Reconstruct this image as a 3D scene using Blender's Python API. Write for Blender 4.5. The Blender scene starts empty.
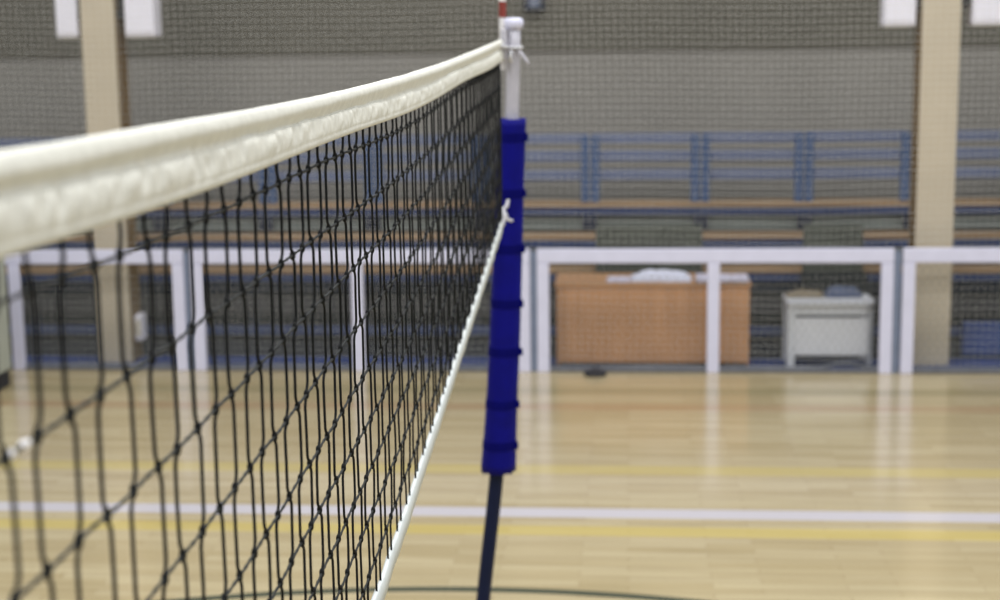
import bpy, bmesh, math, random
from mathutils import Vector, noise
random.seed(7)
SC = bpy.context.scene
COL = SC.collection
PI = math.pi

# ------------------------------------------------------------------ helpers
def lin(c):
    out = []
    for v in c:
        v /= 255.0
        out.append(v / 12.92 if v <= 0.04045 else ((v + 0.055) / 1.055) ** 2.4)
    return (*out, 1.0)

def mat(name, rgb, rough=0.6, vary=0.12, scale=8.0, spec=0.4, metal=0.0, bump=0.0, sheen=0.0, stretch=(1, 1, 1)):
    m = bpy.data.materials.new(name); m.use_nodes = True
    nt = m.node_tree; N, L = nt.nodes, nt.links
    b = N['Principled BSDF']
    b.inputs['Roughness'].default_value = rough
    b.inputs['Specular IOR Level'].default_value = spec
    b.inputs['Metallic'].default_value = metal
    if sheen: b.inputs['Sheen Weight'].default_value = sheen
    c = lin(rgb)
    tc = N.new('ShaderNodeTexCoord'); mp = N.new('ShaderNodeMapping')
    mp.inputs['Scale'].default_value = stretch
    nz = N.new('ShaderNodeTexNoise'); nz.inputs['Scale'].default_value = scale; nz.inputs['Detail'].default_value = 4
    L.new(tc.outputs['Object'], mp.inputs[0]); L.new(mp.outputs[0], nz.inputs['Vector'])
    rp = N.new('ShaderNodeValToRGB')
    rp.color_ramp.elements[0].position = 0.3; rp.color_ramp.elements[1].position = 0.7
    rp.color_ramp.elements[0].color = tuple(v * (1 - vary) for v in c[:3]) + (1,)
    rp.color_ramp.elements[1].color = tuple(min(1, v * (1 + vary)) for v in c[:3]) + (1,)
    L.new(nz.outputs['Fac'], rp.inputs[0]); L.new(rp.outputs[0], b.inputs['Base Color'])
    if bump:
        bp = N.new('ShaderNodeBump'); bp.inputs['Strength'].default_value = bump; bp.inputs['Distance'].default_value = 0.01
        L.new(nz.outputs['Fac'], bp.inputs['Height']); L.new(bp.outputs[0], b.inputs['Normal'])
    return m

class MB:
    def __init__(self): self.v, self.f = [], []
    def quadstrip(self, rings, closed=True, caps=True):
        o = len(self.v); n = len(rings[0])
        for r in rings: self.v.extend(r)
        for i in range(len(rings) - 1):
            for j in range(n if closed else n - 1):
                k = (j + 1) % n
                self.f.append((o + i*n + j, o + i*n + k, o + (i+1)*n + k, o + (i+1)*n + j))
        if caps and closed:
            self.f.append(tuple(o + j for j in reversed(range(n))))
            e = o + (len(rings) - 1) * n
            self.f.append(tuple(e + j for j in range(n)))
    def tube(self, pts, r, n=5, caps=True):
        pts = [Vector(p) for p in pts]; rings = []
        t0 = (pts[1] - pts[0]).normalized()
        ref = Vector((1, 0, 0)) if abs(t0.x) < 0.8 else Vector((0, 0, 1))
        u = (ref - t0 * ref.dot(t0)).normalized()
        for i, p in enumerate(pts):
            t = (pts[min(i+1, len(pts)-1)] - pts[max(i-1, 0)]).normalized()
            u = (u - t * u.dot(t)).normalized(); w = t.cross(u)
            rr = r[i] if isinstance(r, (list, tuple)) else r
            rings.append([tuple(p + (u * math.cos(2*PI*k/n) + w * math.sin(2*PI*k/n)) * rr) for k in range(n)])
        self.quadstrip(rings, True, caps)
    def ball(self, c, r, n=6, m=4):
        c = Vector(c); rx, ry, rz = r if isinstance(r, (list, tuple)) else (r, r, r)
        rings = []
        for i in range(m + 1):
            a = -PI/2 + PI * i / m; q = max(math.cos(a), 0.08)
            rings.append([(c.x + rx*q*math.cos(2*PI*k/n), c.y + ry*q*math.sin(2*PI*k/n), c.z + rz*math.sin(a)) for k in range(n)])
        self.quadstrip(rings, True, True)
    def box(self, x0, x1, y0, y1, z0, z1):
        o = len(self.v)
        self.v += [(x, y, z) for z in (z0, z1) for y in (y0, y1) for x in (x0, x1)]
        for f in ((0,2,3,1),(4,5,7,6),(0,1,5,4),(2,6,7,3),(0,4,6,2),(1,3,7,5)):
            self.f.append(tuple(o + i for i in f))
    def build(self, name, m, parent=None, smooth=False, bevel=0.0, seg=2, origin=None):
        me = bpy.data.meshes.new(name)
        P = Vector(parent.location) if parent is not None else Vector((0, 0, 0))
        if parent is not None and parent.parent is not None: P = P + Vector(parent.parent.location)
        O = Vector(origin) if origin is not None else Vector((0, 0, 0))
        S = P + O if parent is not None else O
        me.from_pydata([tuple(Vector(v) - S) for v in self.v], [], self.f)
        bm = bmesh.new(); bm.from_mesh(me)
        bmesh.ops.recalc_face_normals(bm, faces=bm.faces)
        if bevel:
            ed = [e for e in bm.edges if len(e.link_faces) == 2 and e.calc_face_angle(0) > 0.6]
            bmesh.ops.bevel(bm, geom=ed, offset=bevel, segments=seg, affect='EDGES', profile=0.5)
        bm.to_mesh(me); bm.free()
        if smooth:
            for p in me.polygons: p.use_smooth = True
        me.materials.append(m)
        o = bpy.data.objects.new(name, me); COL.objects.link(o)
        o.location = O
        if parent is not None: o.parent = parent
        return o

def thing(name, label, cat, loc, group=None):
    o = bpy.data.objects.new(name, None); COL.objects.link(o)
    o.location = loc; o['label'] = label; o['category'] = cat
    o.empty_display_size = 0.1
    if group: o['group'] = group
    return o

def tag(o, label, cat, group=None):
    o['label'] = label; o['category'] = cat
    if group: o['group'] = group
    return o

def struct(o): o['kind'] = 'structure'; return o

def interp(tab, x):
    if x <= tab[0][0]: return tab[0][1]
    for (a, b), (c, d) in zip(tab, tab[1:]):
        if x <= c: return b + (d - b) * (x - a) / (c - a)
    return tab[-1][1]

def sm(t): return t * t * (3 - 2 * t)

# ------------------------------------------------------------------ materials
M = {}
M['tape'] = mat('white_canvas_tape', (220, 219, 208), 0.85, 0.06, 60, 0.2, bump=0.15)
M['bottom_tape'] = mat('white_band', (206, 211, 208), 0.8, 0.04, 60, 0.2)
M['string'] = mat('black_net_string', (16, 17, 17), 0.75, 0.3, 200, 0.25)
M['rowcord'] = mat('dark_row_cord', (24, 28, 27), 0.6, 0.6, 260, 0.35)
M['pad'] = mat('blue_vinyl', (3, 4, 112), 0.6, 0.15, 12, 0.15)
M['padstrap'] = mat('dark_blue_strap', (2, 3, 90), 0.8, 0.1, 20, 0.1)
M['navy'] = mat('navy_paint', (14, 25, 56), 0.5, 0.1, 20, 0.2)
M['alu'] = mat('grey_white_metal', (182, 180, 188), 0.45, 0.06, 20, 0.5)
M['alu_dark'] = mat('grey_metal', (120, 122, 128), 0.45, 0.1, 20, 0.5)
M['cord'] = mat('white_cord', (205, 205, 208), 0.8, 0.08, 80, 0.2)
M['red'] = mat('red_fibreglass', (128, 54, 46), 0.45, 0.05, 20, 0.4)
M['white'] = mat('white_fibreglass', (228, 226, 226), 0.45, 0.04, 20, 0.4)
M['frame'] = mat('white_frame_paint', (214, 214, 234), 0.4, 0.03, 10, 0.5)
M['strip'] = mat('blue_grey_strip', (120, 130, 150), 0.5, 0.06, 10, 0.4)
M['mat_vinyl'] = mat('blue_mat_vinyl', (46, 70, 128), 0.7, 0.12, 6, 0.35)
M['framenet'] = mat('grey_panel_net', (122, 126, 124), 0.8, 0.1, 50, 0.2)
M['curtain'] = mat('pale_nylon_net', (196, 194, 186), 0.8, 0.1, 50, 0.2)
M['hem'] = mat('grey_net_hem', (108, 110, 116), 0.8, 0.12, 20, 0.2)
M['pillar'] = mat('beige_pillar_paint', (194, 182, 160), 0.7, 0.05, 3, 0.3)
M['pillar_side'] = mat('brown_pillar_edge', (112, 86, 44), 0.7, 0.1, 3, 0.3)
M['wall_low'] = mat('grey_wall_paint', (135, 132, 126), 0.85, 0.05, 1.2, 0.2)
M['wall_up'] = mat('dark_grey_upper_wall', (97, 94, 85), 0.85, 0.08, 1.2, 0.2)  # darker grey for the upper part of the wall
M['tan'] = mat('tan_bench_wood', (158, 130, 98), 0.5, 0.14, 14, 0.4, stretch=(0.15, 1, 1))
M['bluesteel'] = mat('blue_steel', (46, 62, 104), 0.5, 0.1, 8, 0.4)
M['rail'] = mat('grey_blue_rail', (100, 110, 138), 0.55, 0.08, 8, 0.4)
M['post'] = mat('blue_rail_post', (60, 84, 124), 0.5, 0.08, 8, 0.4)
M['riser'] = mat('grey_riser', (132, 138, 132), 0.8, 0.08, 5, 0.3)
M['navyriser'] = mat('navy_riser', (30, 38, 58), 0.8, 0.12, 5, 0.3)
M['dark'] = mat('shaded_charcoal_board', (26, 31, 42), 0.8, 0.15, 5, 0.3)  # charcoal darkened further, carries the shade under the bleacher in its colour
M['greybrown'] = mat('shaded_grey_brown_board', (60, 59, 60), 0.8, 0.12, 6, 0.3, stretch=(0.2, 1, 1))  # grey-brown with the under-seat shade mixed into the colour
M['step_grey'] = mat('grey_step', (74, 78, 70), 0.8, 0.08, 6, 0.3)
M['step_dark'] = mat('dark_step', (20, 26, 30), 0.8, 0.1, 6, 0.3)
M['desk'] = mat('orange_beech_laminate', (192, 142, 100), 0.2, 0.09, 10, 0.5, stretch=(1, 1, 0.2))
M['desk_edge'] = mat('pale_beech_edge', (198, 150, 106), 0.4, 0.06, 10, 0.4)
M['cloth'] = mat('white_cloth', (226, 228, 244), 0.9, 0.03, 20, 0.2)
M['paper'] = mat('lilac_white_paper', (218, 214, 232), 0.8, 0.03, 20, 0.2)
M['wtable'] = mat('white_laminate', (212, 214, 220), 0.5, 0.03, 10, 0.4)
M['wtable2'] = mat('pale_grey_laminate', (204, 207, 213), 0.5, 0.03, 10, 0.4)
M['bluecloth'] = mat('blue_grey_cloth', (92, 102, 128), 0.9, 0.12, 20, 0.2)
M['greycloth'] = mat('grey_green_cloth', (140, 128, 108), 0.9, 0.12, 20, 0.2)
M['box'] = mat('white_plastic', (232, 230, 240), 0.5, 0.02, 10, 0.4)
M['box_trim'] = mat('cream_plastic', (208, 202, 188), 0.5, 0.03, 10, 0.4)
M['black'] = mat('black_metal', (34, 34, 36), 0.5, 0.1, 20, 0.4)
M['cabinet'] = mat('pale_grey_green_panel', (176, 180, 168), 0.6, 0.04, 6, 0.4)
M['rubber'] = mat('black_rubber', (54, 54, 58), 0.8, 0.1, 30, 0.3)
M['lampface'] = mat('blue_white_diffuser', (104, 112, 134), 0.4, 0.05, 20, 0.4)
M['mat_blue'] = mat('blue_floor_covering', (38, 62, 124), 0.6, 0.1, 6, 0.35)

# ------------------------------------------------------------------ floor with court lines and two faint bands
def floor_material():
    m = bpy.data.materials.new('varnished_maple_boards'); m.use_nodes = True
    nt = m.node_tree; N, L = nt.nodes, nt.links; b = N['Principled BSDF']
    geo = N.new('ShaderNodeNewGeometry'); sep = N.new('ShaderNodeSeparateXYZ'); L.new(geo.outputs['Position'], sep.inputs[0])
    def math_(op, a, bb=None, cc=None):
        n = N.new('ShaderNodeMath'); n.operation = op
        for i, q in enumerate((a, bb, cc)):
            if q is None: continue
            if isinstance(q, (int, float)): n.inputs[i].default_value = q
            else: L.new(q, n.inputs[i])
        return n.outputs[0]
    br = N.new('ShaderNodeTexBrick')
    br.inputs['Scale'].default_value = 1.0
    br.inputs['Brick Width'].default_value = 0.62; br.inputs['Row Height'].default_value = 0.072
    br.inputs['Mortar Size'].default_value = 0.0012; br.inputs['Mortar Smooth'].default_value = 0.3
    br.offset = 0.37; br.offset_frequency = 2
    br.inputs['Color1'].default_value = lin((198, 184, 148)); br.inputs['Color2'].default_value = lin((182, 166, 127))
    br.inputs['Mortar'].default_value = lin((140, 118, 80))
    L.new(geo.outputs['Position'], br.inputs['Vector'])
    mp = N.new('ShaderNodeMapping'); mp.inputs['Scale'].default_value = (1.2, 14, 1); L.new(geo.outputs['Position'], mp.inputs[0])
    nz = N.new('ShaderNodeTexNoise'); nz.inputs['Scale'].default_value = 1.0; nz.inputs['Detail'].default_value = 5; L.new(mp.outputs[0], nz.inputs['Vector'])
    mx = N.new('ShaderNodeMix'); mx.data_type = 'RGBA'; mx.blend_type = 'MULTIPLY'; mx.inputs['Factor'].default_value = 0.55
    rp = N.new('ShaderNodeValToRGB'); rp.color_ramp.elements[0].position = 0.3; rp.color_ramp.elements[1].position = 0.7
    rp.color_ramp.elements[0].color = (0.74, 0.70, 0.62, 1); rp.color_ramp.elements[1].color = (1.05, 1.04, 1.02, 1)
    L.new(nz.outputs['Fac'], rp.inputs[0]); L.new(br.outputs['Color'], mx.inputs['A']); L.new(rp.outputs[0], mx.inputs['B'])
    col = mx.outputs['Result']
    def paint(col, mask, rgb, op=1.0):
        x = N.new('ShaderNodeMix'); x.data_type = 'RGBA'; x.inputs['B'].default_value = lin(rgb)
        L.new(col, x.inputs['A']); L.new(math_('MULTIPLY', mask, op), x.inputs['Factor'])
        return x.outputs['Result']
    def band(y0, y1):
        return math_('MULTIPLY', math_('GREATER_THAN', sep.outputs['Y'], y0), math_('LESS_THAN', sep.outputs['Y'], y1))
    col = paint(col, band(10.86, 11.10), (150, 138, 100), 0.55)  # faint grey-tan band across the floor
    col = paint(col, band(10.38, 10.58), (166, 130, 94), 0.5)  # faint brown band across the floor
    col = paint(col, band(8.80, 8.99), (204, 184, 96), 0.5)
    col = paint(col, band(7.66, 7.82), (206, 184, 88), 0.58)
    col = paint(col, band(7.965, 8.13), (202, 197, 202))
    dx = math_('SUBTRACT', sep.outputs['X'], -0.70); dy = math_('SUBTRACT', sep.outputs['Y'], 2.467)
    rr = math_('SQRT', math_('ADD', math_('MULTIPLY', dx, dx), math_('MULTIPLY', dy, dy)))
    ring = math_('LESS_THAN', math_('ABSOLUTE', math_('SUBTRACT', rr, 4.385)), 0.034)
    col = paint(col, ring, (66, 74, 60), 0.95)
    L.new(col, b.inputs['Base Color'])
    b.inputs['Roughness'].default_value = 0.20; b.inputs['Specular IOR Level'].default_value = 0.5
    b.inputs['Coat Weight'].default_value = 0.4; b.inputs['Coat Roughness'].default_value = 0.12
    return m

g = MB(); g.box(-9, 8, -3, 11.74, -0.05, 0.0)
struct(g.build('floor', floor_material()))
g = MB(); g.box(-9, 8, 11.74, 12.16, -0.05, 0.0)
struct(g.build('floor_border', M['mat_blue']))
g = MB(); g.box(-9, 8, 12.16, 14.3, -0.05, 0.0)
struct(g.build('floor_back', M['dark']))  # rear floor strip, the bleacher's shade put into its dark colour

# ------------------------------------------------------------------ back wall and pillars
g = MB(); g.box(-9, 8, 14.2, 14.4, 0, 2.40)
struct(g.build('wall_back', M['wall_low']))
g = MB(); g.box(-9, 8, 14.17, 14.4, 2.40, 6.5)
struct(g.build('wall_back_upper', M['wall_up'], bevel=0.01))

for i, (x0, x1) in enumerate(((-4.235, -3.957), (2.163, 2.455))):
    t = thing('pillar', ('beige pillar with brown sides, the left one behind the volleyball net' if i == 0 else
                         'beige pillar with brown sides, the right one behind the white barrier panel'), 'pillar', ((x0+x1)/2, 12.04, 0), 'beige pillars in front of the back wall')
    g = MB(); g.box(x0 + 0.006, x1 - 0.006, 11.90, 11.935, 0, 6.4); g.build('front_face', M['pillar'], t, bevel=0.006)
    for (a, b) in ((x0 + 0.004, x0 + 0.05), (x1 - 0.05, x1 - 0.004)):
        g = MB(); g.box(a, b, 11.936, 12.18, 0, 6.4); o = g.build('side_face', M['pillar_side'], t, bevel=0.004)
        o['label'] = 'brown side face'
    g = MB(); g.box(x0 + 0.05, x1 - 0.05, 11.936, 12.17, 0, 6.4); g.build('core', M['pillar'], t)

# boxes bracketed to the pillar sides
boxes = [(-4.44, -4.262, -4.231, 'white wall box on the left side of the left pillar, nearest the picture edge'),
         (-3.892, -3.655, -3.961, 'white wall box on the right side of the left pillar'),
         (1.892, 2.128, 2.167, 'white wall box on the left side of the right pillar'),
         (2.535, 2.80, 2.451, 'white wall box on the right side of the right pillar')]
for x0, x1, px, lab in boxes:
    z0 = 2.575; t = thing('wall_box', lab, 'box', ((x0+x1)/2, 12.03, z0), 'white boxes bracketed to the pillars')
    g = MB(); g.box(x0, x1, 11.93, 12.13, z0, z0 + 0.42); g.build('housing', M['box'], t, bevel=0.014)
    g = MB(); g.box(x0 + 0.012, x1 - 0.012, 11.924, 11.93, z0 + 0.03, z0 + 0.40); g.build('front_cover', M['box'], t, bevel=0.003)
    g = MB(); g.box(x0 + 0.02, x1 - 0.02, 11.95, 12.11, z0 - 0.008, z0); o = g.build('bottom_plate', M['box_trim'], t)
    a, b = (x1 - 0.01, px + 0.004) if x1 < px else (px - 0.004, x0 + 0.01)
    g = MB(); g.box(a, b, 11.95, 11.99, z0 + 0.15, z0 + 0.20); g.box(a, b, 11.95, 11.99, z0 + 0.30, z0 + 0.35)
    g.box((a+b)/2 - 0.012, (a+b)/2 + 0.012, 11.94, 12.0, z0 + 0.13, z0 + 0.37)
    g.build('bracket', M['black'], t)

# small fixture high on the wall
t = thing('wall_light', 'small dark wall light with pale blue face high above the net post', 'light fixture', (-0.84, 14.12, 2.82))
g = MB(); g.box(-0.93, -0.75, 14.06, 14.17, 2.76, 2.94); g.build('housing', M['navyriser'], t, bevel=0.012)
g = MB(); g.box(-0.885, -0.795, 14.045, 14.06, 2.795, 2.91); g.build('lens', M['lampface'], t, bevel=0.006)

# switch box on left pillar's right side
t = thing('socket_box', 'small white socket box on the right side of the left pillar near the floor', 'socket', (-3.945, 12.06, 0.16))
g = MB(); g.box(-3.961, -3.90, 12.0, 12.12, 0.16, 0.37); g.build('housing', M['box'], t, bevel=0.01)
g = MB(); g.box(-3.955, -3.906, 11.992, 12.0, 0.20, 0.33); g.build('cover', M['box_trim'], t, bevel=0.003)

# ------------------------------------------------------------------ bleachers
bl = thing('bleacher', 'blue steel bleacher with tan wooden seat boards along the back wall', 'bleacher', (-0.5, 13.0, 0))
BX0, BX1 = -7.2, 6.2
def bx(name, m, x0, x1, y0, y1, z0, z1, bev=0.006):
    g = MB(); g.box(x0, x1, y0, y1, z0, z1); return g.build(name, M[m], bl, bevel=bev, seg=1)
tiers = [(12.70, 0.632), (13.10, 0.862), (13.50, 1.092)]
for k, (y, z) in enumerate(tiers):
    bx('seat_board', 'tan', BX0, BX1, y, y + 0.27, z - 0.035, z)
    bx('seat_beam', 'bluesteel', BX0, BX1, y + 0.012, y + 0.07, z - 0.105, z - 0.037)
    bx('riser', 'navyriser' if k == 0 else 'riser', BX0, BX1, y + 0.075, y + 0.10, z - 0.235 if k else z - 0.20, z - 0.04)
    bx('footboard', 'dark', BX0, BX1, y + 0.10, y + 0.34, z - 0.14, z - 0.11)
bx('lower_board', 'greybrown', BX0, BX1, 12.80, 12.84, 0.24, 0.39)
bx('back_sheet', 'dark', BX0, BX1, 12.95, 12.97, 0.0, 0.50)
bx('base_rail', 'bluesteel', BX0, BX1, 12.78, 12.84, 0.06, 0.13)
bx('foot_rail', 'tan', BX0, BX1, 13.60, 13.86, 1.06, 1.095)
xs = [-0.335 + 0.955*i for i in range(-7, 2)] + [1.51 + 0.9*i for i in range(0, 6)]
for i, x in enumerate(xs):
    for s in (-1, 1):
        bx('rail_post', 'post', x + s*0.044 - 0.037, x + s*0.044 + 0.037, 13.56, 13.60, 1.096, 1.685, 0.004)
    bx('support_leg', 'navyriser', x - 0.05, x + 0.05, 12.86, 12.92, 0.0, 0.55, 0.004)
    bx('knee_bracket', 'navyriser', x - 0.065, x + 0.065, 13.42, 13.49, 0.87, 1.0, 0.004)
    if i < len(xs) - 1:
        for z0, z1 in ((1.605, 1.695), (1.45, 1.545), (1.285, 1.38)):
            bx('back_rail', 'rail', x + 0.012, xs[i+1] - 0.012, 13.605, 13.635, z0, z1, 0.006)
for (x0, x1) in ((-0.27, 0.60), (1.41, 1.885)):
    bx('aisle_step', 'step_grey', x0, x1, 12.60, 12.69, 0.40, 1.005, 0.015)
    o = bx('aisle_step', 'step_dark', x0 - 0.02, x1 + 0.02, 12.40, 12.598, 0.0, 0.63, 0.015)

# ------------------------------------------------------------------ desk and cloths
dk = thing('desk', 'orange-brown wooden desk behind the white barrier panel', 'desk', (0.18, 12.1, 0))
DX0, DX1, DY, DZ = -0.556, 0.925, 11.83, 0.655
def part(par, name, m, x0, x1, y0, y1, z0, z1, bev=0.004):
    g = MB(); g.box(x0, x1, y0, y1, z0, z1); return g.build(name, M[m], par, bevel=bev)
part(dk, 'desk_top', 'desk_edge', DX0 - 0.012, DX1 + 0.012, DY - 0.012, DY + 0.52, DZ - 0.028, DZ)
part(dk, 'front_panel', 'desk', DX0, DX1, DY, DY + 0.022, 0.03, DZ - 0.029)
for x in (DX0, DX1 - 0.022): part(dk, 'side_panel', 'desk', x, x + 0.022, DY + 0.024, DY + 0.50, 0.0, DZ - 0.029)
part(dk, 'plinth', 'rubber', DX0 + 0.02, DX1 - 0.02, DY + 0.026, DY + 0.06, 0.0, 0.10)
def sheet(fn, nx, ny, th, name, m, par=None):
    g = MB(); top = [[Vector(fn(i/nx, j/ny)) for i in range(nx+1)] for j in range(ny+1)]
    def idx(i, j, s): return s*(nx+1)*(ny+1) + j*(nx+1) + i
    for s in (0, 1):
        for j in range(ny+1):
            for i in range(nx+1):
                p = top[j][i].copy(); p.z -= s*th; g.v.append(tuple(p))
    for j in range(ny):
        for i in range(nx):
            g.f.append((idx(i,j,0), idx(i+1,j,0), idx(i+1,j+1,0), idx(i,j+1,0)))
            g.f.append((idx(i,j,1), idx(i,j+1,1), idx(i+1,j+1,1), idx(i+1,j,1)))
    for i in range(nx):
        g.f.append((idx(i,0,0), idx(i,0,1), idx(i+1,0,1), idx(i+1,0,0))); g.f.append((idx(i,ny,0), idx(i+1,ny,0), idx(i+1,ny,1), idx(i,ny,1)))
    for j in range(ny):
        g.f.append((idx(0,j,0), idx(0,j+1,0), idx(0,j+1,1), idx(0,j,1))); g.f.append((idx(nx,j,0), idx(nx,j,1), idx(nx,j+1,1), idx(nx,j+1,0)))
    return g.build(name, m, par, smooth=True)
def heap(u, v):
    x = 0.025 + 0.46*u + 0.015*noise.noise((v*3, u*4, 1)); y = 11.87 + 0.36*v + 0.03*noise.noise((u*4, v*2, 5))
    e = math.sin(PI*u)**0.6 * math.sin(PI*v)**0.6
    return (x, y, DZ + 0.007 + 0.085*e*(0.65 + 0.6*noise.noise((u*4, v*4, 2))))
tag(sheet(heap, 26, 18, 0.005, 'cloth', M['cloth']), 'crumpled white cloth heaped on top of the wooden desk', 'cloth')
def papers(u, v):
    x = 0.515 + 0.40*u + 0.01*v; y = 11.812 + 0.30*v
    return (x, y, DZ + 0.030 + 0.006*noise.noise((u*5, v*3, 9)))
tag(sheet(papers, 20, 10, 0.02, 'paper_stack', M['paper']), 'flat lilac white paper stack lying at the right end of the wooden desk', 'paper')
def papers2(u, v):
    return (-0.17 + 0.18*u + 0.01*v, 11.85 + 0.27*v, DZ + 0.012 + 0.006*noise.noise((u*4, v*3, 4)))
tag(sheet(papers2, 10, 8, 0.010, 'paper_sheet', M['paper']), 'small pale paper lying left of the white cloth on the desk', 'paper')

# ------------------------------------------------------------------ white table
wt = thing('side_table', 'low white table with front panel beside the wooden desk', 'table', (1.545, 11.98, 0))
TX0, TX1, TY, TZ = 1.205, 1.872, 11.77, 0.515
g = MB()
ol = [(TX0, TY), (TX1 - 0.05, TY), (TX1, TY + 0.09), (TX1, TY + 0.40), (TX0, TY + 0.40)]
g.quadstrip([[(x, y, z) for x, y in ol] for z in (TZ - 0.03, TZ)]); g.build('table_top', M['wtable'], wt, bevel=0.006)
for x in (TX0 + 0.008, TX1 - 0.058):
    part(wt, 'leg', 'wtable2', x, x + 0.048, TY + 0.10, TY + 0.148, 0, TZ - 0.031); part(wt, 'leg', 'wtable2', x, x + 0.048, TY + 0.34, TY + 0.388, 0, TZ - 0.031)
for x in (TX0 + 0.006, ): part(wt, 'leg', 'wtable2', x, x + 0.055, TY + 0.014, TY + 0.07, 0, TZ - 0.031)
part(wt, 'apron', 'wtable2', TX0 + 0.062, TX1 - 0.062, TY + 0.03, TY + 0.05, TZ - 0.105, TZ - 0.031)
part(wt, 'front_panel', 'wtable', TX0 + 0.062, TX1 - 0.055, TY + 0.018, TY + 0.045, 0.10, TZ - 0.125)

def bundle(x0, x1, y0, y1, z0, h, seed):
    def fn(u, v):
        e = (math.sin(PI*u)**0.35) * (math.sin(PI*v)**0.35)
        return (x0 + (x1-x0)*u, y0 + (y1-y0)*v, z0 + 0.007 + h*e*(0.85 + 0.35*noise.noise((u*3, v*3, seed))))
    return fn
tag(sheet(bundle(1.52, 1.80, 11.98, 12.14, TZ, 0.085, 3), 16, 10, 0.006, 'folded_jacket', M['bluecloth']), 'blue-grey folded garment on the back of the low white table', 'clothing')
tag(sheet(bundle(1.22, 1.51, 11.98, 12.15, TZ, 0.05, 8), 16, 10, 0.006, 'folded_towel', M['greycloth']), 'pale tan folded cloth on the back left of the low white table', 'cloth')

# ------------------------------------------------------------------ white barrier panels
panels = [(-6.10, -3.424, -4.775, 'leftmost white barrier panel with net, seen through the volleyball net'),
          (-3.366, -0.746, -2.072, 'white barrier panel with net between left pillar and net post'),
          (-0.692, 1.966, 0.637, 'white barrier panel with net in front of the wooden desk'),
          (2.032, 4.69, 3.36, 'white barrier panel with net in front of the right pillar')]
U = 0.092
for x0, x1, xc, lab in panels:
    t = thing('barrier_panel', lab, 'barrier', ((x0+x1)/2, 11.62, 0), 'white barrier panels along the court edge')
    y0, y1 = 11.60, 11.64
    part(t, 'top_rail', 'frame', x0, x1, y0, y1, 0.842, 0.950, 0.006)
    for x in (x0, xc - U/2, x1 - U): part(t, 'upright', 'frame', x, x + U, y0, y1, 0.0, 0.840, 0.006)
    if x1 < 4: part(t, 'joining_strip', 'strip', x1 + 0.002, x1 + 0.055, 11.622, 11.640, 0.0, 0.93, 0.003)
    for a, b in ((x0 + U, xc - U/2), (xc + U/2, x1 - U)): part(t, 'bottom_rail', 'hem', a + 0.001, b - 0.001, y0 + 0.005, y1 - 0.005, 0.004, 0.034, 0.004)
    for a, b in ((x0 + U, xc - U/2), (xc + U/2, x1 - U)):
        g = MB(); st = 0.062; lo, hi = 0.03, 0.852
        for sgn in (1, -1):
            sl = 0.62 * sgn
            c = a - (hi-lo)/abs(sl)*1.1
            while c < b + (hi-lo)/abs(sl)*1.1:
                pts = []
                for q in range(0, 15):
                    z = lo + (hi-lo)*q/14
                    x = c + (z-lo)*sl + 0.012*noise.noise((c*2, z*3, 4.0*sgn))
                    if a <= x <= b: pts.append((x, 11.645 + 0.004*noise.noise((x*2, z*2, 0)), z))
                if len(pts) > 1: g.tube(pts, 0.0013, 3, False)
                c += st
        g.build('panel_net', M['framenet'], t)

# ------------------------------------------------------------------ ball-stop curtain net
ct = thing('ball_stop_net', 'pale fine-meshed ball-stop net hanging along the court edge before the wall', 'net', (-0.5, 11.69, 0))
CX0, CX1, CH = -6.6, 5.2, 3.9
def cpt(x, z):
    n1 = noise.noise((x*0.55, z*0.35, 3.1)); n2 = noise.noise((x*1.3, z*0.9, 8.2))
    return (x + 0.05*n1 + 0.012*n2, 11.69 + 0.012*math.sin(x*5.3 + 0.6*n1) + 0.006*n2, z + 0.03*noise.noise((x*0.8, z*0.5, 5.5)) + 0.008*n2)
g = MB()
x = CX0
while x < CX1:
    g.tube([cpt(x, 0.03 + (CH-0.03)*q/36) for q in range(37)], 0.0012, 3, False); x += 0.052
z = 0.05
while z < CH - 0.02:
    g.tube([cpt(CX0 + (CX1-CX0)*q/110, z) for q in range(111)], 0.0017, 3, False); z += 0.0525
g.build('mesh', M['curtain'], ct)
g = MB(); g.tube([cpt(CX0 + (CX1-CX0)*q/60, CH) for q in range(61)], 0.006, 6); g.build('top_cable', M['alu_dark'], ct)
g = MB()
def hemy(x): return 11.683 + 0.008*math.sin(x*4) - 0.05*math.exp(-((x-1.55)/0.18)**2)*0
def hemz(x): return 0.022 + 0.006*noise.noise((x*2, 0, 0)) + 0.035*math.exp(-((x-1.62)/0.16)**2)
g.tube([(CX0 + (CX1-CX0)*q/240, hemy(CX0 + (CX1-CX0)*q/240), hemz(CX0 + (CX1-CX0)*q/240)) for q in range(241)], 0.016, 6)
g.build('hem', M['hem'], ct, smooth=True)

# blue gym mat at the right
t = thing('gym_mat', 'blue gym mat standing upright behind the barrier panel at the right picture edge', 'mat', (3.2, 12.3, 0))
g = MB(); g.box(2.62, 3.95, 12.26, 12.35, 0.0, 0.27); g.build('mat_body', M['mat_vinyl'], t, bevel=0.018, seg=3)
g = MB(); g.tube([(3.1, 12.262, 0.13), (3.12, 12.24, 0.14), (3.26, 12.24, 0.14), (3.28, 12.262, 0.13)], 0.008, 6); g.build('handle', M['mat_vinyl'], t)

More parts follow.
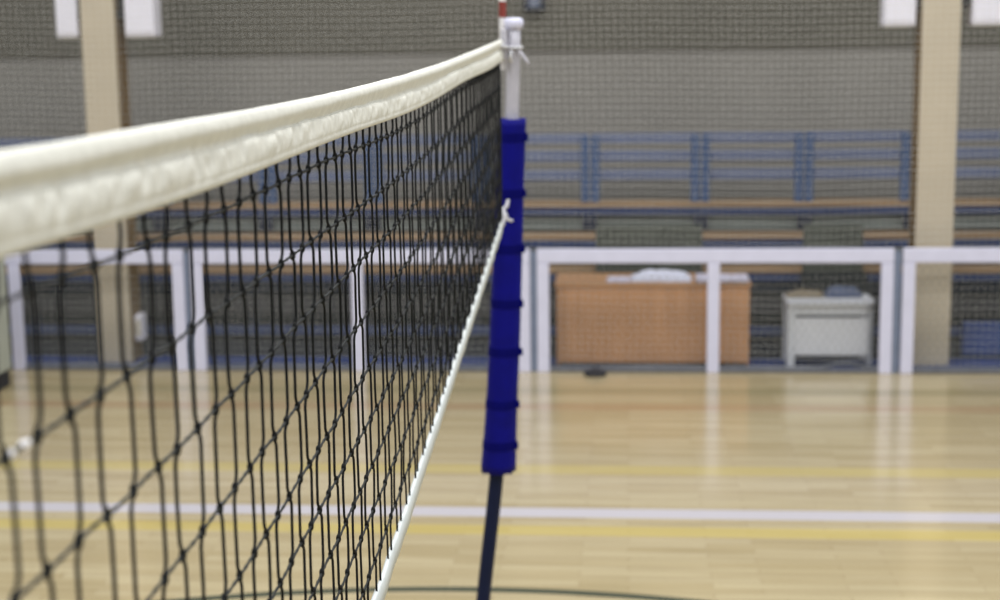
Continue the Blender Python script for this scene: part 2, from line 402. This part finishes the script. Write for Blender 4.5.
# rubber weight in front of the panel
t = thing('floor_weight', 'small dark rubber weight on the floor in front of the wooden desk', 'weight', (-0.25, 11.49, 0))
g = MB(); g.quadstrip([[(-0.25 + r*0.085*math.cos(2*PI*k/20), 11.49 + r*0.06*math.sin(2*PI*k/20), z) for k in range(20)] for r, z in ((0.96, 0.0), (1.0, 0.008), (1.0, 0.03), (0.9, 0.042))])
g.build('disc', M['rubber'], t)
g = MB(); g.tube([(-0.28, 11.49, 0.04), (-0.275, 11.49, 0.056), (-0.225, 11.49, 0.056), (-0.22, 11.49, 0.04)], 0.006, 6); g.build('handle', M['rubber'], t)

# pale cabinet at the left edge
t = thing('cabinet', 'pale grey-green cabinet with dark base at the left edge of the court', 'cabinet', (-4.92, 10.85, 0))
part(t, 'body', 'cabinet', -5.22, -4.625, 10.62, 11.1, 0.125, 1.05, 0.012)
part(t, 'base', 'rubber', -5.205, -4.64, 10.64, 11.08, 0.0, 0.125, 0.006)
door = part(t, 'door', 'cabinet', -5.2, -4.645, 10.602, 10.62, 0.15, 1.03, 0.004)
g = MB(); g.tube([(-5.12, 10.603, 0.62), (-5.12, 10.58, 0.63), (-5.12, 10.58, 0.75), (-5.12, 10.603, 0.76)], 0.006, 6); g.build('handle', M['alu_dark'], door)

# ------------------------------------------------------------------ volleyball net
NX = -0.49; NY0, NY1 = -0.6, 5.95
topT = [(-0.6, 2.455), (0.6, 2.442), (1.2, 2.4395), (1.76, 2.436), (2.3, 2.435), (2.8, 2.438), (3.34, 2.444), (4.06, 2.458), (4.85, 2.481), (5.4, 2.498), (6.0, 2.517)]
def ztop(y):
    return sum(interp(topT, y + d) for d in (-0.25, -0.12, 0, 0.12, 0.25)) / 5 if y < 5.6 else interp(topT, y)
TW = 0.080
def ztb(y): return ztop(y) - TW + 0.004*math.sin(y*3.1)
botT = [(-0.6, 1.30), (0.8, 1.305), (1.37, 1.325), (2.0, 1.375), (2.84, 1.455), (3.185, 1.491), (3.92, 1.580), (4.716, 1.677), (5.95, 1.828)]
def zbb(y): return sum(interp(botT, y + d) for d in (-0.2, 0, 0.2)) / 3 if y < 5.7 else interp(botT, y)
fr = [0.0, 0.036, 0.153, 0.264, 0.388, 0.505, 0.607, 0.713, 0.815, 0.922, 1.0]

vn = thing('volleyball_net', 'black volleyball net with white top tape stretched from the foreground to the post', 'net', (NX, 3.0, 1.3))
# top tape : closed profile swept along Y
def tape_ring(y):
    zt = ztop(y); d = []
    nz = lambda a, b, c: noise.noise((y*a, b, c))
    lump = 0.0030*nz(5, 0.3, 1) + 0.0012*nz(18, 0.3, 2)
    sl = interp([(1.2, 0.0335), (2.3, 0.0355), (3.0, 0.037)], y) + 0.0022*nz(2.2, 4, 4) + 0.0028*nz(8, 4, 4) + 0.0014*nz(22, 4, 4)          # where the sleeve ends
    rs = sl / 2
    front = []
    for q, xo in ((0.0, 0.0), (0.015, 0.0035), (0.05, 0.0075), (0.11, 0.0105), (0.20, 0.0128), (0.30, 0.0138), (0.42, 0.0132), (0.55, 0.0112), (0.70, 0.0086), (0.85, 0.0062), (0.97, 0.0044)):
        bp = interp([(1.2, 0.52), (2.0, 0.42), (2.8, 0.32)], y)
        q = q / 0.30 * bp if q <= 0.30 else bp + (q - 0.30) / 0.70 * (1 - bp)
        front.append((xo + lump*min(1, q*6), zt - sl*q + lump*0.4))
    pb = 0.0030*nz(20, 1.5, 9)
    zf = zt - sl
    L_ = TW - sl
    for q, xo, pg in ((0.03, 0.0062, 0.5), (0.09, 0.0090, 1.0), (0.20, 0.0105, 1.25), (0.34, 0.0112, 1.2), (0.48, 0.0116, 1.0), (0.60, 0.0116, 0.6), (0.70, 0.0110, 0.4), (0.745, 0.0103, 0.3), (0.80, 0.0108, 0.4), (0.92, 0.0105, 0.3), (1.0, 0.0078, 0.0)):
        ys_ = y + 0.018*q
        pl = 0.0034*noise.noise((ys_*30, q*1.2, 6)) + 0.0036*noise.noise((ys_*62, q*1.5, 7)) + 0.0012*noise.noise((ys_*130, q*2, 8))
        front.append((xo + pl*pg + pb*pg*0.7, zf - L_*q))
    back = [(0.0030, zf - L_), (-0.0058, zf - L_*0.9), (-0.007, zf - L_*0.4), (-0.004, zf - L_*0.05)]
    for k in range(1, 6):
        a = -PI/2 + PI*k/6; back.append((-0.0135*math.cos(a), zt - rs + rs*math.sin(a)))
    zbot = ztb(y) - (zt - TW)
    sx = 0.006*nz(0.7, 7, 7)
    w = 0.85 + 0.15*min(1, (6.0-y)/0.6)
    return [(NX + sx + a*w, y, b + (zbot if b < zf else 0)) for a, b in front + back]
g = MB(); n = 1500
g.quadstrip([tape_ring(NY0 + (6.045-NY0)*i/n) for i in range(n+1)])
g.build('top_tape', M['tape'], vn, smooth=True)

# bottom tape
def bot_ring(y):
    z = zbb(y); s = 0.0025*noise.noise((y*9, 0, 3))
    hw = 0.0055; h = 0.040
    sc = 0.0012*abs(math.sin(y*PI/0.065))
    prof = [(hw, -0.002), (hw+0.001, -h*0.5), (hw, -h), (0, -h-0.002), (-hw, -h), (-hw-0.001, -h*0.5), (-hw, -0.002), (0, 0.002+sc)]
    return [(NX + a + s, y, z + b) for a, b in prof]
g = MB(); n = 500
g.quadstrip([bot_ring(NY0 + (NY1-NY0)*i/n) for i in range(n+1)])
g.build('bottom_tape', M['bottom_tape'], vn, smooth=True)

# strings
ys = []; y = NY0 + 0.04
while y < NY1 - 0.02:
    ys.append(y + random.uniform(-0.006, 0.006))
    y += 0.0775 if y < 1.85 else (0.0775 - 0.0065*min(1, (y-1.85)/0.3) - 0.020*max(0, min(1, (y-4.2)/1.2)))
R = len(fr) - 1
rngrow = [[0.007*random.uniform(-1, 1) for _ in ys] for _ in range(R+1)]
def rowz(r, y):
    a, b = ztb(y) + 0.002, zbb(y)
    z = a + (b - a) * fr[r]
    if 0 < r < R: z += 0.007*noise.noise((y*0.9, r*2.3, 0.5)) + 0.0015*noise.noise((y*9, r*2.3, 0.5))
    return z
def sx(r, i):
    return 0.002*noise.noise((ys[i]*2, r*1.1, 6)) if 0 < r < R else 0.0
g = MB(); kn = MB()
for i, y0 in enumerate(ys):
    def off(seg):
        if seg == 0: return 0.004*((-1)**i)
        base = (0.0085 + 0.004*max(0, min(1, (ys[i]-1.9)/0.4))) * ((-1) ** (i + seg)); return base + 0.004*noise.noise((i*1.7, seg*2.1, 2.0))
    pts = []
    for r in range(R):
        za, zb = rowz(r, y0), rowz(r+1, y0)
        o = off(r); oa = (off(r-1) + o)/2 if r > 0 else o; ob = (off(r+1) + o)/2 if r < R-1 else o
        ts = (0, 0.05, 0.10, 0.16, 0.5, 0.84, 0.90, 0.95) if r < R-1 else (0, 0.25, 0.5, 0.75, 1.0)
        for t in ts:
            tw = 0.15 if r > 0 else 0.45
            if t < 0.49: oo = oa + (o - oa)*sm(min(1, t/tw))
            elif t > 0.51: oo = o + (ob - o)*sm(max(0, min(1, (t-1+tw)/tw)))
            else: oo = o
            wob = 0.0015*noise.noise((y0*7.7, (r+t)*1.1, 11.0))
            pts.append((NX + sx(r, i)*(1-t) + sx(r+1, i)*t + 0.001*noise.noise((y0*9, r+t, 4)), y0 + oo + wob, za + (zb-za)*t))
        if r > 0:
            yk = y0 + oa + 0.0015*noise.noise((y0*7.7, r*1.1, 11.0))
            kn.ball((NX + sx(r, i), yk, za), (0.0046, 0.0054, 0.0082), 6, 5)
    g.tube(pts, 0.0023 + 0.0006*max(0, min(1, (y0-3.6)/1.2)), 5, False)
g.v += []; 
off_ = len(g.v); g.v += kn.v; g.f += [tuple(q + off_ for q in f) for f in kn.f]
g.build('netting', M['string'], vn, smooth=True)
g = MB()
for r in range(1, R):
    n = 700; P = []
    for q in range(n+1):
        yy = NY0 + (NY1-NY0)*q/n
        P.append((NX + 0.002*noise.noise((yy*2, r*1.1, 6)) + 0.0005*math.sin(yy*700), yy, rowz(r, yy) + 0.0006*math.cos(yy*700)))
    g.tube(P, [0.0022 + 0.0005*math.sin(q*2.1) for q in range(n+1)], 5, False)
g.build('row_cord', M['rowcord'], vn, smooth=True)
# side cord at the post end
g = MB(); g.tube([(NX, NY1 - 0.012 + 0.004*math.sin(q), 1.80 + (2.44-1.80)*q/24) for q in range(25)], 0.006, 6); g.tube([(NX, NY1 - 0.035 + 0.006*math.sin(q*1.3), 1.80 + (2.44-1.80)*q/24) for q in range(25)], 0.003, 5)
g.build('side_cord', M['string'], vn, smooth=True)

# ------------------------------------------------------------------ post
def PX(z): return interp([(0, -0.622), (0.25, -0.598), (0.78, -0.532), (1.3, -0.4985), (2.17, -0.456), (2.6, -0.443)], z)
def PXs(z): return sum(PX(z + d) for d in (-0.15, -0.07, 0, 0.07, 0.15)) / 5 if 0.2 < z < 2.45 else PX(z)
PY = 6.10
vp = thing('net_post', 'leaning volleyball post wrapped in a blue pad, white above and navy below', 'post', (PX(0), PY, 0))
g = MB(); g.tube([(PXs(z), PY, z) for z in [0.80 + (2.56-0.80)*q/20 for q in range(21)]], 0.0265, 20); o = g.build('upper_pole', M['alu'], vp, smooth=True); o['label'] = 'white upper pole'
g = MB(); g.tube([(PXs(z), PY, z) for z in [0.0 + 0.84*q/14 for q in range(15)]], 0.029, 20); o = g.build('lower_pole', M['navy'], vp, smooth=True); o['label'] = 'navy lower pole'
g = MB(); g.tube([(PXs(2.556), PY, 2.556), (PXs(2.57), PY, 2.572), (PXs(2.6), PY, 2.592), (PXs(2.6), PY, 2.600)], [0.030, 0.037, 0.037, 0.024], 20); g.build('cap', M['frame'], vp, smooth=True)
g = MB(); g.tube([(PX(0), PY, 0.0), (PX(0), PY, 0.012), (PX(0), PY, 0.016)], [0.10, 0.10, 0.085], 24); g.build('base_plate', M['navy'], vp)
# slotted head and pulley
g = MB(); zc = 2.50; xc = PXs(zc)
g.box(xc - 0.045, xc - 0.022, PY - 0.05, PY + 0.02, 2.44, 2.556); g.build('head_plate', M['alu'], vp, bevel=0.004)
g = MB(); g.tube([(xc + 0.012, PY - 0.02, 2.475), (xc + 0.03, PY - 0.03, 2.465), (xc + 0.055, PY - 0.03, 2.43), (xc + 0.062, PY - 0.03, 2.418)], [0.006, 0.007, 0.006, 0.004], 8); g.build('cleat', M['alu'], vp, smooth=True)
# pad : a loose wrap, a thick shell around the pole
def pad_ring(z, infl=0.0):
    c = interp([(0.79, -0.5275), (1.286, -0.4985), (2.20, -0.4545)], z)
    hw = interp([(0.79, 0.071), (0.9, 0.067), (1.286, 0.0615), (2.2, 0.0555)], z) + infl
    out = []
    for k in range(28):
        a = 2*PI*k/28; q = 1 + 0.05*noise.noise((math.cos(a)*1.5, math.sin(a)*1.5, z*3.0))
        out.append((c + hw*q*math.cos(a), PY + hw*0.95*q*math.sin(a), z))
    return out
g = MB(); zs = [0.795 + (2.205-0.795)*q/60 for q in range(61)]
rg = [pad_ring(z) for z in zs]
def rag(r, dz):
    return [(x, y, z + dz*(0.6 + noise.noise((x*40, y*40, 1)))) for x, y, z in r]
rg[0] = rag(rg[0], -0.018); rg[-1] = rag(rg[-1], 0.010)
inner_b = [(PXs(0.8) + (x - PXs(0.8))*0.75, PY + (y-PY)*0.75, z + 0.006) for x, y, z in rg[0]]
inner_t = [(PXs(2.2) + (x - PXs(2.2))*0.75, PY + (y-PY)*0.75, z - 0.003) for x, y, z in rg[-1]]
rg = [inner_b] + rg + [inner_t]
g.quadstrip(rg)
pad = g.build('pad', M['pad'], vp, smooth=True); pad['label'] = 'blue post pad'
pad_off = Vector((0, 0, 0))
for z in (2.14, 1.92, 1.70, 1.48, 1.285, 1.07, 0.90):
    s = MB(); s.quadstrip([pad_ring(z - 0.018, 0.0004), pad_ring(z - 0.016, 0.0022), pad_ring(z + 0.016, 0.0022), pad_ring(z + 0.018, 0.0004)], True, False)
    r0 = pad_ring(z, 0.0)[27]
    s.box(r0[0] - 0.008, r0[0] + 0.012 + 0.008*abs(noise.noise((z*9, 0, 0))), r0[1] - 0.02, r0[1] - 0.012, z - 0.014, z + 0.014)
    s.build('strap', M['padstrap'], pad)

# ties between the net and the post (part of the net)
g = MB()
tx = PXs(2.45)
g.tube([(NX + 0.004, 5.90, ztop(5.9) - 0.02), (NX + 0.008, 5.97, 2.492), (tx - 0.03, 6.03, 2.490), (tx - 0.012, 6.066, 2.486)], [0.011, 0.010, 0.008, 0.007], 8)
g.tube([(tx + 0.033*math.cos(a), PY + 0.033*math.sin(a), 2.486) for a in [2*PI*k/20 for k in range(21)]], 0.007, 6)
g.tube([(tx - 0.005, 6.05, 2.475), (tx - 0.008, 6.045, 2.45), (tx - 0.005, 6.05, 2.43)], 0.006, 6)
g.build('top_tie', M['cord'], vn, smooth=True)
g = MB()
bx_ = interp([(0.79, -0.5275), (1.286, -0.4985), (2.20, -0.4545)], 1.86)
g.tube([(NX + 0.002, 5.93, zbb(5.93) - 0.015), (NX + 0.006, 5.975, 1.845), (bx_ - 0.02, 6.03, 1.862), (bx_ - 0.005, 6.036, 1.872), (bx_ + 0.002, 6.035, 1.90)], [0.012, 0.012, 0.009, 0.008, 0.006], 8)
g.ball((NX + 0.008, 5.972, 1.842), (0.016, 0.016, 0.018), 10, 8)
g.tube([(NX + 0.008, 5.97, 1.84), (NX + 0.028, 5.975, 1.826), (NX + 0.042, 5.98, 1.822)], [0.008, 0.007, 0.005], 8)
g.build('bottom_tie', M['cord'], vn, smooth=True)

# short white bits on a net cord in the near left
WR2 = MB()
for yy, dz in ((1.158, 0.0), (1.19, 0.0)):
    z = rowz(2, yy); z2 = rowz(2, yy + 0.02)
    WR2.tube([(NX, yy - 0.008, rowz(2, yy - 0.008)), (NX, yy, z), (NX, yy + 0.008, rowz(2, yy + 0.008))], [0.003, 0.0042, 0.003], 8)
o = WR2.build('white_bits', M['white'], vn, smooth=True); o['label'] = 'short white bits on a net cord'

# ------------------------------------------------------------------ antenna
AX, AY = -0.4915, 6.150
an = thing('net_antenna', 'thin red and white banded net antenna rising beside the post top', 'antenna', (AX, AY, 2.40))
edges = [2.40, 2.602, 2.664, 2.76, 2.86, 2.96, 3.06, 3.16]
for k in range(len(edges) - 1):
    g = MB(); g.tube([(AX, AY, edges[k]), (AX, AY, edges[k+1])], 0.0135 if k < 1 else 0.0145, 12)
    o = g.build('band', M['white' if k % 2 == 0 else 'red'], an, smooth=False); o['label'] = 'white band' if k % 2 == 0 else 'red band'
g = MB(); g.box(AX - 0.017, AX - 0.004, AY - 0.104, AY + 0.017, 2.445, 2.475); g.build('clip', M['white'], an, bevel=0.003)

# ------------------------------------------------------------------ light
def area(name, loc, size, power, col=(0.98, 0.98, 1.0), rot=(0, 0, 0)):
    l = bpy.data.lights.new(name, 'AREA'); l.shape = 'RECTANGLE'; l.size, l.size_y = size; l.energy = power; l.color = col
    o = bpy.data.objects.new(name, l); COL.objects.link(o); o.location = loc; o.rotation_euler = rot
for i, (x, y) in enumerate([(-4, 0), (0.5, 0), (5, 0), (-4, 4.5), (0.5, 4.5), (5, 4.5), (-4, 9), (0.5, 9), (5, 9)]):
    area('ceiling_lamp', (x, y, 7.5), (1.6, 1.2), 150)
w = bpy.data.worlds.new('hall_ambience'); SC.world = w; w.use_nodes = True
w.node_tree.nodes['Background'].inputs[0].default_value = (0.93, 0.97, 1.0, 1); w.node_tree.nodes['Background'].inputs[1].default_value = 0.42

# ------------------------------------------------------------------ camera
F = 1552.0
yaw, pitch, roll = math.radians(4.8), math.radians(9.55), 0.0135
cy, sy, cp, sp = math.cos(yaw), math.sin(yaw), math.cos(pitch), math.sin(pitch)
f = Vector((-sy*cp, cy*cp, -sp)); r = Vector((cy, sy, 0)); u = r.cross(f)
r2 = r*math.cos(roll) - u*math.sin(roll); u2 = r*math.sin(roll) + u*math.cos(roll)
from mathutils import Matrix
cam = bpy.data.cameras.new('camera'); co = bpy.data.objects.new('camera', cam); COL.objects.link(co)
co.matrix_world = Matrix(((r2.x, u2.x, -f.x, 0), (r2.y, u2.y, -f.y, 0), (r2.z, u2.z, -f.z, 2.52), (0, 0, 0, 1)))
cam.sensor_width = 36; cam.lens = F * 36 / 1000; cam.sensor_fit = 'HORIZONTAL'
cam.dof.use_dof = True; cam.dof.focus_distance = 2.85; cam.dof.aperture_fstop = cam.lens / 15.6
cam.clip_start = 0.05; cam.clip_end = 100
SC.camera = co
vs = SC.view_settings; vs.view_transform = 'Standard'; vs.look = 'None'; vs.gamma = 1; vs.use_curve_mapping = False; vs.exposure = 0.0
